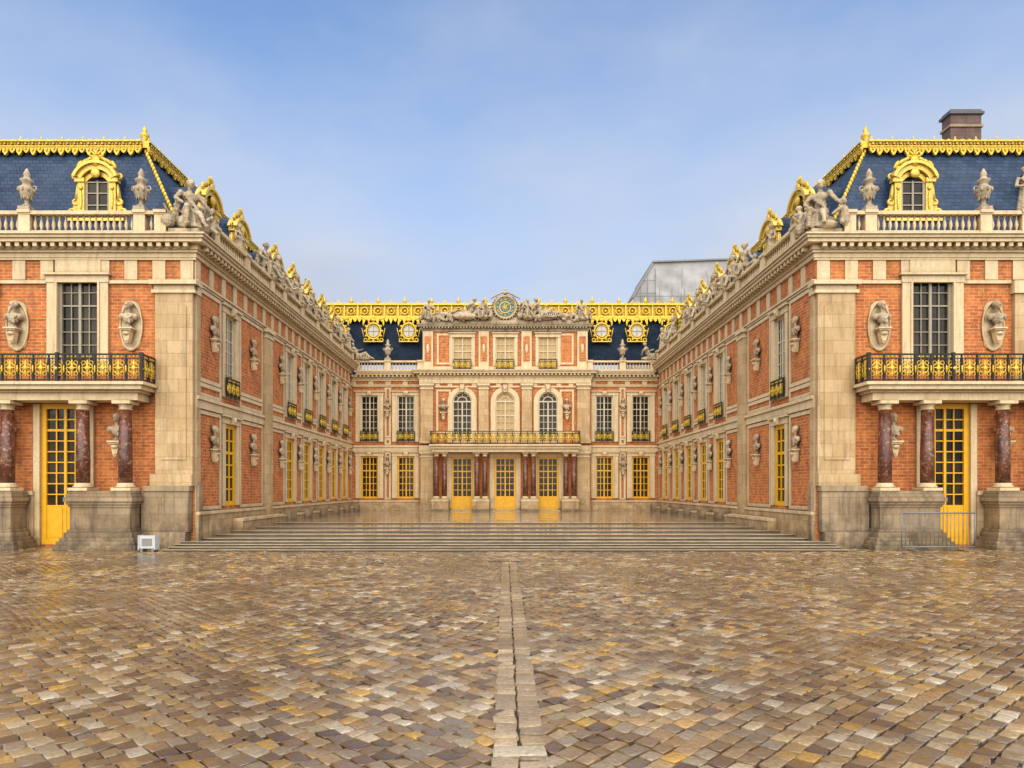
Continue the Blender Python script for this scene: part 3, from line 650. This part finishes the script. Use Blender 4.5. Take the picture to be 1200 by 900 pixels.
    for y,k in((38.9,'standing'),(43.1,'crouched'),(45.5,'crouched'),(49.5,'seated'),(53.5,'crouched'),(57.5,'standing'),(61.5,'seated'),(65.9,'standing')):
        M=T((s*15.15,y,16.05))@RZ(rz*.8)@Matrix.Scale(.8 if y<40 else 1.0,4)
        put_statue(k,M,'draped %s stone figure on the court balustrade'%k)
    put_statue('reclining',T((s*15.3,35.0,16.0))@RZ(rz)@Matrix.Scale(.85,4),'reclining carved stone figure beside the corner statue')
    put_statue('standing',T((s*25.0,32.85,16.1))@Matrix.Scale(.95,4),'draped standing stone figure on the front balustrade')
    for y in(47.3,51.5,55.4): put_statue('reclining',T((s*15.2,y,16.05))@RZ(rz)@Matrix.Scale(.95,4),'reclining carved stone figure on the court balustrade')
    for y in(40.3,44.4,48.6,52.6,56.6,60.6): put_urn(T((s*15.75,y,15.0))@Matrix.Scale(1.3,4),True)
# ---- main (back) building
main=root('palace_main_building',(0,66.5,.7),'symmetrical brick and stone palace front with clock and balcony','building')
for s in(-1,1):
    a,b=sorted((s*8.3,s*15.0))
    court_facade(FB,main,a,b,[s*13.2,s*9.65],[s*11.45],[],w=1.7,lowz=1.9,upz=7.4,band=6.45,wm=(W_LOWb,W_UPb),where='between tall main windows',jw=.5,lowh=4.1,sp=.12)
    c=MB(FB); a,b=sorted((s*8.3,s*14.99)); cornice(c,a,b,13.3,e0=(-1 if s<0 else 0),e1=(-1 if s>0 else 0),k=.9); part('cornice',c,main)
    c=MB(FB); a,b=sorted((s*8.0,s*14.6)); balustrade(c,a,b,14.25,[s*8.2,s*11.4,s*14.4],h=1.0,v0=-.3,v1=0,pw=.6); part('balustrade',c,main)
    put_statue('reclining',T((s*14.2,66.4,15.25))@RZ(0 if s<0 else .1),'small reclining stone figure where the court balustrades meet')
    put_urn(T((s*11.4,66.35,15.3)))
mb=MB(FC); ops=[]
for x in(-4.15,0,4.15): ops+=[(x-1.05,x+1.05,.7,5.9),(x-.95,x+.95,7.3,12.2)]
wall(mb,-8.3,8.3,0,14,ops,M_brick); 
for s in(-1,1): mb.add([(s*8.3,0,0),(s*8.3,.55,0),(s*8.3,.55,14),(s*8.3,0,14)],[(0,1,2,3)],M_stone)
mb.M=T((0,66.4,0)); aops=[(x-.95,x+.95,14.75,17.65) for x in(-4.15,0,4.15)]; wall(mb,-8.0,8.0,14,18.7,aops,M_brick)
for s in(-1,1): mb.add([(s*8,0,14),(s*8,4,14),(s*8,4,18.7),(s*8,0,18.7)],[(0,1,2,3)],M_trim)
part('wall',mb,main)
t=MB(FC)
t.box(-8.3,8.3,-.12,0,13.0,13.4,M_trim); t.box(-8.3,8.3,-.1,0,12.6,12.75,M_trim)
for x in(-7.55,-2.08,2.08,7.55):
    pilaster(t,x,1.2 if abs(x)>5 else .95,7.2,12.95,.25)
for x in(-7.55,7.55): pilaster(t,x,1.2,.7,6.4,.25)
for x in(-4.15,0,4.15):
    for q0 in(-1,1): t.box(x+q0*.95,x+q0*1.4,-.1,0,7.3,11.25,M_trim)
    t.arc(x,11.25,.95,1.4,0,pi,-.1,0,M_trim,14); t.prism([(x-.14,12.15),(x+.14,12.15),(x+.22,12.85),(x-.22,12.85)],-.3,0,M_trim); t.ell((x,-.3,12.5),(.16,.1,.2),M_trim)
    for q0 in(-1,1): t.box(x+q0*1.05,x+q0*1.5,-.1,0,.7,5.9,M_trim)
    t.box(x-1.5,x+1.5,-.16,0,5.9,6.3,M_trim)
t.box(-8.3,8.3,-.2,0,6.4,7.0,M_trim)
for x in(-5.95,5.95):
    brickpanel_frames(t,x-.7,x+.7,[(8.2,12.4)],pr=.08)
    put_bust(FC@T((x,-.22,10.2)),'beside the arched main windows')
for i in range(14):
    x=-7.9+i*1.17
    t.box(x,x+.45,-.06,0,12.752,12.998,M_trim)
t.M=T((0,66.4,0))
for x in(-7.5,-2.08,2.08,7.5): 
    t.box(x-.5,x+.5,-.16,0,14.3,18.1,M_trim); t.box(x-.3,x+.3,-.2,-.16,15.2,17.6,M_brick); t.ell((x,-.2,16.4),(.16,.12,.5),M_trim)
for x in(-5.95,5.95): brickpanel_frames(t,x-.7,x+.7,[(14.9,17.9)])
for x in(-4.15,0,4.15): surround(t,x,1.9,14.75,17.55,.25,.1,key=False,sill=False)
t.box(-8.0,8.0,-.1,0,14.0,14.7,M_trim)
part('stone_trim',t,main)
c=MB(FC); cornice(c,-8.3,8.3,13.42,1,1,k=.85); c.M=T((0,66.4,0)); cornice(c,-8,8,18.1,1,1,k=.7,mat=M_sculpt); part('cornice',c,main)
for x in(-4.15,0,4.15):
    put('door',D_MAIN,FC@T((x,0,.7)),main); put('window',W_ARCHC if x==0 else W_ARCH,FC@T((x,0,7.3)),main)
    wo=put('window',W_ATT,T((x,66.4,14.75)),main); put('railing',RAIL,T((x,66.15,14.32)),wo)
c=MB(); c.box(-6.9,6.9,64.3,65.8,6.3,6.6,M_trim); c.box(-7.0,7.0,64.15,65.8,6.6,6.85,M_trim); c.box(-7.12,7.12,64.0,65.8,6.85,7.0,M_trim); part('balcony',c,main)
c=MB(T((0,64.1,7.0))); railing(c,-7.02,7.02,1.25,0,.7)
for s in(-1,1): c.M=T((s*7.02,0,7.0))@RZ(pi/2); railing(c,64.15,65.9,1.25,0,.8)
part('balcony_railing',c,main)
for xc in(-6.15,-2.3,2.3,6.15):
    for d in(-.38,.38): put('column',COLC,T((xc+d,64.8,1.75)),main)
    c=MB(); c.box(xc-.78,xc+.78,64.35,65.8,.9,1.62,M_stone); c.box(xc-.83,xc+.83,64.3,65.82,1.62,1.75,M_trim); c.box(xc-.86,xc+.86,64.25,65.85,.6,.9,M_base); part('column_pedestal',c,main)
c=MB(); c.box(-5.6,5.6,65.0,66,.6,.78,M_step); part('threshold',c,main)
r=MB(); 
def qq(p,m): r.add(p,[(0,1,2,3)],m)
qq([(-19,67.3,15),(19,67.3,15),(19,69.5,20.2),(-19,69.5,20.2)],M_slated); qq([(-19.2,69.5,20.2),(19.2,69.5,20.2),(19.2,80,20.2),(-19.2,80,20.2)],M_lead)
r.box(-15.0,15.0,66.5,67.35,14.1,14.2,M_lead); r.box(-8.0,8.0,66.4,70,18.7,18.8,M_lead)
roof=part('roof',r,main)
g=MB(T((0,69.5,0)))
g.box(-19,19,-.5,0,20.0,20.3,M_gold); g.box(-19,19,-.12,-.05,20.3,21.45,M_gold); g.box(-19,19,-.42,.05,21.42,21.58,M_gold)
n=28
for i in range(n):
    c0=-19+38*(i+.5)/n; w=38/n
    g.arc(c0,20.85,.30,.38,0,2*pi,-.38,-.13,M_gold,12); g.ell((c0,-.25,20.85),(.14,.1,.16),M_gold,8,5); g.box(c0+w/2-.07,c0+w/2+.07,-.34,-.13,20.3,21.42,M_gold)
    for a in(.25,.75,1.25,1.75): g.ell((c0+.48*math.cos(a*pi),-.25,20.85+.42*math.sin(a*pi)),(.09,.07,.09),M_gold,6,4)
    for q in(-.33,0,.33):
        g.prism([(c0+(q-.16)*w,20.02),(c0+(q+.16)*w,20.02),(c0+(q+.1)*w,19.8),(c0+q*w,19.65 if q else 19.45),(c0+(q-.1)*w,19.8)],-.62,-.46,M_gold)
    g.arc(c0,21.56,.2,.28,0,pi,-.2,-.1,M_gold,8); g.arc(c0+w/2,21.56,.12,.19,0,pi,-.2,-.1,M_gold,6); g.ell((c0,-.15,21.9),(.05,.05,.14),M_gold,6,5)
    if i%2==0:
        g.lathe([(.18,0),(.09,.1),(.22,.25),(.19,.4),(.07,.5),(.1,.56),(.02,.72)],(c0,-.15,21.6),8,M_gold)
part('gilded_cresting',g,roof)
for x in(-16.6,-13.1,-9.6,9.6,13.1,16.6): put('dormer',OEIL,T((x,67.9,18.5))@Matrix.Scale(1.05,4),roof)
# clock pediment
g=MB(T((0,66.2,0)))
g.box(-8.1,8.1,-.3,.5,18.81,19.1,M_sculpt); g.box(-2.6,2.6,-.25,.6,19.1,19.4,M_sculpt)
CZ=20.35
g.prism([(-2.2,19.4),(2.2,19.4),(1.6,19.8),(1.35,20.6),(.9,21.3),(0,21.6),(-.9,21.3),(-1.35,20.6),(-1.6,19.8)],-.2,.6,M_sculpt)
g.arc(0,CZ,1.0,1.14,0,2*pi,-.42,-.2,M_sculpt,24)
for i in range(26):
    a=2*pi*i/26; g.ell((1.22*math.cos(a),-.3,CZ+1.16*math.sin(a)),(.09,.12,.11),M_sculpt,7,5)
g.ell((0,-.25,21.75),(.26,.24,.22),M_sculpt); g.ell((0,-.25,22.05),(.13,.13,.16),M_sculpt)
for s in(-1,1): 
    for j in range(5): g.ell((s*(.3+.25*j),-.22,21.75-.12*j),(.2,.1,.07),M_sculpt,7,5,Matrix.Rotation(s*(.4+.15*j),3,'Y'))
    g.torus((s*2.0,-.2,19.8),.28,.1,M_sculpt,12,6)
part('clock_pediment',g,main)
for s in(-1,1):
    g=MB()
    random.seed(11+s)
    for j in range(90):
        x=1.3+6.0*random.random()**.9; top=1.75*(1-(x-1.3)/7.2)**1.2+.25*math.sin(x*5)**2
        z=random.random()*top
        a=random.random()*3
        g.ell((s*x,-.12-.25*random.random(),z),(.12+.3*random.random(),.16,.08+.1*random.random()),M_sculpt,8,5,Matrix.Rotation(a,3,'Y'))
    for j in range(40):
        x=1.3+6.0*j/39; top=1.45*(1-(x-1.3)/7.2)**1.2; g.ell((s*x,0,top*.45),(.2,.18,top*.5+.12),M_sculpt,8,6)
    me=remesh(g,'relief_sculpture',.05,.08,.14)
    put('relief_sculpture',me,T((0,66.1,19.1)),main)
random.seed(3)
CS=.78
g=MB(T((0,65.98,CZ))@Matrix.Scale(CS,4))
g.disc(0,0,1.28,1.28,-.06,.0,M_gold,40); g.disc(0,0,1.14,1.14,-.09,-.061,M_blue,40); g.disc(0,0,.72,.72,-.11,-.091,M_gold,32); g.disc(0,0,.62,.62,-.13,-.111,M_blue,32)
g.ell((0,-.16,0),(.26,.06,.26),M_gold)
for i in range(12):
    a=2*pi*i/12; g.prism([(.2*math.cos(a-.15),.2*math.sin(a-.15)),(.56*math.cos(a),.56*math.sin(a)),(.2*math.cos(a+.15),.2*math.sin(a+.15))],-.15,-.131,M_gold)
g.rod((0,-.2,0),(.75,-.2,.5),.05,M_gold,4); g.rod((0,-.21,0),(-.1,-.21,.5),.06,M_gold,4)
dial=part('clock',g,main)
nm=['XII','I','II','III','IIII','V','VI','VII','VIII','IX','X','XI']
for i,tx in enumerate(nm):
    cu=bpy.data.curves.new('n','FONT'); cu.body=tx; cu.size=.34; cu.align_x='CENTER'; cu.align_y='CENTER'; cu.extrude=.01
    o=bpy.data.objects.new('n',cu); COL.objects.link(o); dg=bpy.context.evaluated_depsgraph_get(); dg.update()
    me=bpy.data.meshes.new_from_object(o.evaluated_get(dg)); a=-2*pi*i/12; me.materials.clear(); me.materials.append(M_gold)
    M=T((0,65.98-.1,CZ))@Matrix.Scale(CS,4)@Matrix.Rotation(-a,4,'Y')@T((0,0,.93))@Matrix.Rotation(pi/2,4,'X')
    bpy.data.objects.remove(o); put('numeral',me,M,dial)
for s in(-1,1):
    M=T((s*3.7,65.75,19.15))
    if s<0: M=M@RZ(pi)
    put_statue('reclining',M@Matrix.Scale(1.15,4),'large reclining carved figure leaning against the clock','carved figures around the palace clock')
    put_statue('crouched',T((s*2.1,65.75,19.15))@RZ(s*.5)@Matrix.Scale(.85,4),'seated carved figure leaning beside the clock','carved figures around the palace clock')
    put_statue('crouched',T((s*7.4,66.2,19.1))@Matrix.Scale(.9,4),'seated carved figure at the end of attic cornice','carved figures around the palace clock')
# ------------------------------------------------------------------ ground, paving, steps
g=MB(); g.add([(-500,-300,-.035),(500,-300,-.035),(500,900,-.035),(-500,900,-.035)],[(0,1,2,3)],M_ground)
put('ground',g.mesh('ground'),I4,None,kind='structure',label='dark wet ground around and beneath the cobbles',category='ground')
steps=MB(); H=.0775
YS=[30.6,31.15,31.7,32.3,33.5,35.0,36.9,39.3,42.6]
for k,y in enumerate(YS):
    x=15.35 if k<4 else 14.8
    if k<4: steps.box(-x+k*.002,x-k*.002,y,33.0+k*.01,-.05,H*(k+1)-.028,M_riser); steps.box(-x-.02,x+.02,y-.05,33.0+k*.01,H*(k+1)-.028,H*(k+1),M_step)
    steps.box(-14.83,14.83,max(y,32.95+.01*k),66.6+k*.01,-.05+k*.001,H*(k+1)-.028,M_riser); steps.box(-14.83,14.83,max(y-.05,32.9+.01*k),66.6+k*.01,H*(k+1)-.0279,H*(k+1)-(.001 if k<4 else 0),M_step)
    steps.box(-x,x,y-.062,y-.0505,H*(k+1)-.022,H*(k+1)+.002,M_nosing)
    steps.box(-x,x,y-.0505,y+.10,H*(k+1)+.0005,H*(k+1)+.004,M_nosing)
put('stone_steps',steps.mesh('stone_steps'),I4,None,kind='structure',label='broad shallow wet stone steps up to the court',category='steps')
def paving():
    cx=[];cy=[];ang=[];sl=[];sw=[];tint=[];lift=[]
    A=math.radians(42)
    pal=np.array([(.36,.21,.075),(.48,.30,.115),(.22,.125,.05),(.58,.41,.20),(.40,.255,.11),(.27,.19,.11),(.52,.30,.075),(.42,.32,.19),(.14,.075,.032),(.62,.48,.28)])
    for s in(-1,1):
        ax=(math.cos(A)*s,math.sin(A)); bx=(-math.sin(A)*s,math.cos(A))
        row=-60.
        while row<60:
            rw=random.uniform(.19,.235); a=-60.+random.random()*.2
            while a<60:
                ln=random.uniform(.21,.33); c=a+ln/2; rr=row+rw/2
                X=ax[0]*c+bx[0]*rr; Y=ax[1]*c+bx[1]*rr; a+=ln
                if Y<4.5 or Y>32.9 or X*s<-1.5 or abs(X)>.79*Y+2.5: continue
                if Y>31 and abs(X)<14.6: continue
                n1=noise.noise((X*.12,Y*.12,s*3.1)); n2=noise.noise((X*.12+9,Y*.12,s*7.3))
                X+=n1*.5; Y+=n2*.5
                if X>.15 and s<0 or X<=.15 and s>0: continue
                if abs(X-.15)<.23 and Y<26.0: continue
                cx.append(X);cy.append(Y);ang.append(math.atan2(ax[1],ax[0])+random.gauss(0,.06)+ n1*.25);sl.append(ln-.014);sw.append(rw-.014)
                p=pal[random.randrange(10)]*random.uniform(.55,1.15)
                if random.random()<.03: p=np.array((.66,.37,.05))
                if random.random()<.04: p=np.array((.68,.57,.40))
                tint.append(p); lift.append(0)
            row+=rw
    for x0,x1 in((-.14,.145),(.155,.44)):
        y=4.4
        while y<26.0:
            ln=random.uniform(.18,.34)
            if 7.15<y+ln/2<7.45 or 7.15<y<7.45 or 7.15<y+ln<7.45:
                if 7.15<y<7.45: y=7.46; continue
                ln=max(.1,7.14-y)
            cx.append((x0+x1)/2+random.gauss(0,.005));cy.append(y+ln/2);ang.append(random.gauss(0,.03));sl.append(x1-x0-.012);sw.append(ln-.014)
            p=np.array((.56,.41,.23))*random.uniform(.55,1.2)
            tint.append(p); lift.append(.008); y+=ln
            if 7.1<y<7.4: y=7.46
    cx.append(.15);cy.append(7.3);ang.append(.02);sl.append(.56);sw.append(.28);tint.append(np.array((.70,.60,.40)));lift.append(.010)
    n=len(cx); cx=np.array(cx);cy=np.array(cy);ang=np.array(ang);sl=np.array(sl);sw=np.array(sw);tint=np.clip(np.array(tint),0,.7); lift=np.array(lift)
    wet=np.array([noise.noise((x*.30+5,y*.16,14.))*.6+noise.noise((x*.9,y*.6,18.))*.4 for x,y in zip(cx,cy)]); wet=np.clip((wet+.03)/.2,0,1)*np.clip((cy-6)/8,.35,1)
    hz=rng.normal(0,.005,n)*(1-.8*wet)-.005*wet+lift; tx=rng.normal(0,.042,n)*(1-.85*wet); ty=rng.normal(0,.042,n)*(1-.85*wet)
    cs=np.array([(-1,-1),(1,-1),(1,1),(-1,1)],float)
    V=np.zeros((n,16,3))
    jit=rng.normal(0,.009,(n,4,2))
    for ring,(ins,dz) in enumerate(((.024,0.0),(.010,-.003),(0,-.013),(-.002,-.05))):
        for k in range(4):
            lx=cs[k,0]*(sl/2-ins)+jit[:,k,0]; ly=cs[k,1]*(sw/2-ins)+jit[:,k,1]
            V[:,ring*4+k,0]=cx+lx*np.cos(ang)-ly*np.sin(ang); V[:,ring*4+k,1]=cy+lx*np.sin(ang)+ly*np.cos(ang)
            V[:,ring*4+k,2]=hz+dz+(lx*tx+ly*ty)
    fl=[(0,1,2,3)]
    for r in range(3):
        for k in range(4): fl.append(((r+1)*4+k,(r+1)*4+(k+1)%4,r*4+(k+1)%4,r*4+k))
    fl=np.array(fl); Fc=(fl[None]+16*np.arange(n)[:,None,None]).reshape(-1,4)
    me=bpy.data.meshes.new('cobblestone_paving'); me.vertices.add(n*16); me.vertices.foreach_set('co',V.reshape(-1))
    me.loops.add(len(Fc)*4); me.loops.foreach_set('vertex_index',Fc.reshape(-1).astype(np.int32)); me.polygons.add(len(Fc)); me.polygons.foreach_set('loop_start',np.arange(0,len(Fc)*4,4,dtype=np.int32)); me.polygons.foreach_set('loop_total',np.full(len(Fc),4,dtype=np.int32))
    sm=np.ones((n,13),bool); sm[:,9:]=False
    me.polygons.foreach_set('use_smooth',sm.reshape(-1)); me.update(calc_edges=True); me.validate()
    at=me.attributes.new('tint','FLOAT_COLOR','POINT'); colr=np.concatenate([np.repeat(tint,16,0),np.repeat(wet,16)[:,None]],1); at.data.foreach_set('color',colr.reshape(-1).astype(np.float32))
    me.materials.append(M_cobble); print('stones',n)
    put('cobblestone_paving',me,I4,None,kind='structure',label='wet brown cobblestone courtyard with a central stone strip',category='pavement')
paving()
d=MB(); d.box(-.62,.78,26.05,26.5,-.04,.004,M_dark)
for i in range(13): d.box(-.58+i*.1,-.53+i*.1,26.1,26.45,.0042,.009,M_iron)
part('drain_cover',d,None,label='dark rectangular drain grate set in the cobbles',category='drain')
# ------------------------------------------------------------------ barrier, floodlight, scaffold
b=MB(); bx0,bx1,by=17.8,21.1,30.65
for x in(bx0,bx1): b.rod((x,by,.15),(x,by,1.72),.035,M_steel)
for z in(.2,1.72): b.rod((bx0,by,z),(bx1,by,z),.035,M_steel)
for x in np.linspace(bx0,bx1,19)[1:-1]: b.rod((x,by,.2),(x,by,1.72),.016,M_steel,5)
bar=part('crowd_barrier',b,None,label='grey steel crowd barrier standing before a yellow door',category='barrier')
for x in(bx0+.5,bx1-.5):
    c=MB(); c.rod((x,by-.4,.03),(x,by+.4,.03),.03,M_steel); c.rod((x,by,.03),(x,by,.22),.03,M_steel); part('foot',c,bar)
b=MB(); x=-15.9; b.box(x-.34,x+.34,30.3,30.6,.16,.72,M_plastic); b.box(x-.22,x+.22,30.27,30.3,.28,.6,M_tarp2); b.box(x-.38,x-.34,30.25,30.65,.1,.75,M_plastic); b.box(x+.34,x+.38,30.25,30.65,.1,.75,M_plastic)
b.box(x-.3,x-.2,30.3,30.7,-.02,.16,M_steel); b.box(x+.2,x+.3,30.3,30.7,-.02,.16,M_steel)
part('floodlight',b,None,label='small white ground floodlight beside the steps',category='floodlight')
sc=root('scaffold_shelter',(24,95,0),'tall scaffold shelter wrapped in pale sheeting behind the roofs','scaffolding')
b=MB(); b.prism([(16.8,0),(33.5,0),(33.5,32.4),(31,33.0),(19.5,32.6),(16.8,28.0)],90,102,M_tarp); 
b.prism([(16.7,28.0),(19.45,32.7),(19.6,32.6),(16.85,27.9)],89.8,102.1,M_tarp2)
b.prism([(19.4,32.6),(31,33.0),(33.7,32.4),(33.7,32.6),(31,33.2),(19.4,32.8)],89.7,102.2,M_tarp2)
for i in range(4):
    x0=19.8+i*3.4; nn=14
    vs=[];fs=[]
    for a in range(nn+1):
        for c_ in range(nn+1):
            u=a/nn; w_=c_/nn; vs.append((x0+3.38*u,89.85-.35*math.sin(pi*u)*math.sin(pi*w_)-.12*math.sin(u*23+i*2+3*w_)-.08*math.sin(w_*17+u*5),25+7.0*w_-.3*math.sin(pi*u)*w_))
    for a in range(nn):
        for c_ in range(nn): fs.append((a*(nn+1)+c_,(a+1)*(nn+1)+c_,(a+1)*(nn+1)+c_+1,a*(nn+1)+c_+1))
    b.add(vs,fs,M_tarp,True)
part('sheeting',b,sc)
b=MB()
for x in np.arange(17,33.6,1.6): b.rod((x,89.2,0),(x,89.2,29.0 if x>18.5 else 27),.045,M_steel,5)
for z in np.arange(2,29.2,2): b.rod((17,89.2,z),(33.5,89.2,z),.04,M_steel,5)
for x in(16.9,17.8,18.7): b.rod((x,89.6,26),(x,89.6,28.2+1.65*(x-16.9)),.05,M_steel,5)
for z in(28.5,30.2): b.rod((16.9+(z-28)*.55,89.6,z),(19.7,89.6,z),.04,M_steel,5)
part('scaffold_frame',b,sc)
# ------------------------------------------------------------------ camera, light, world
cam=bpy.data.cameras.new('camera'); co=bpy.data.objects.new('camera',cam); COL.objects.link(co)
co.location=(0,0,2.8); co.rotation_euler=(pi/2,0,0); cam.sensor_width=36; cam.lens=24; cam.shift_x=8/1200; cam.shift_y=123/1200; cam.clip_end=2000; S.camera=co
sl=bpy.data.lights.new('sun','SUN'); so=bpy.data.objects.new('sun',sl); COL.objects.link(so)
EL=48; sl.energy=4.6; sl.angle=math.radians(100); sl.color=(1,.89,.68); so.rotation_euler=(math.radians(90-EL),0,math.radians(-4))
w=bpy.data.worlds.new('World'); S.world=w; w.use_nodes=True; nt=w.node_tree; bg=nt.nodes['Background']
sky=N(nt,'ShaderNodeTexSky',sky_type='NISHITA'); sky.sun_disc=False; sky.sun_elevation=math.radians(EL); sky.sun_rotation=math.radians(184); sky.air_density=1; sky.dust_density=.5; sky.ozone_density=2
tc=N(nt,'ShaderNodeTexCoord'); sp=N(nt,'ShaderNodeSeparateXYZ'); L(nt,tc.outputs['Generated'],sp.inputs[0])
mr=N(nt,'ShaderNodeMapRange',interpolation_type='SMOOTHSTEP'); mr.inputs[1].default_value=.22; mr.inputs[2].default_value=.62; mr.inputs[3].default_value=.92; mr.inputs[4].default_value=.02; L(nt,sp.outputs[2],mr.inputs[0])
mp=N(nt,'ShaderNodeMapping'); mp.inputs['Scale'].default_value=(1.1,1.1,2.2); mp.inputs['Location'].default_value=(.4,.2,.1); L(nt,tc.outputs['Generated'],mp.inputs[0])
nz=noisef(nt,mp.outputs[0],2.2,7,.55,.32,.72)
k=N(nt,'ShaderNodeMath',operation='MULTIPLY_ADD'); L(nt,nz,k.inputs[0]); k.inputs[1].default_value=.55; L(nt,mr.outputs[0],k.inputs[2]); k.use_clamp=False
k2=N(nt,'ShaderNodeMath',operation='SUBTRACT'); L(nt,k.outputs[0],k2.inputs[0]); k2.inputs[1].default_value=.22; k2.use_clamp=True
sk=mixc(nt,1.0,sky.outputs[0],(2.3,2.4,2.5),'MULTIPLY')
nz2=noisef(nt,mp.outputs[0],3.5,5,.5,.3,.7)
cl=mixc(nt,nz2,(7.0,7.3,7.9),(5.6,6.3,7.8))
c=mixc(nt,k2.outputs[0],sk,cl)
L(nt,c,bg.inputs['Color']); bg.inputs['Strength'].default_value=.1
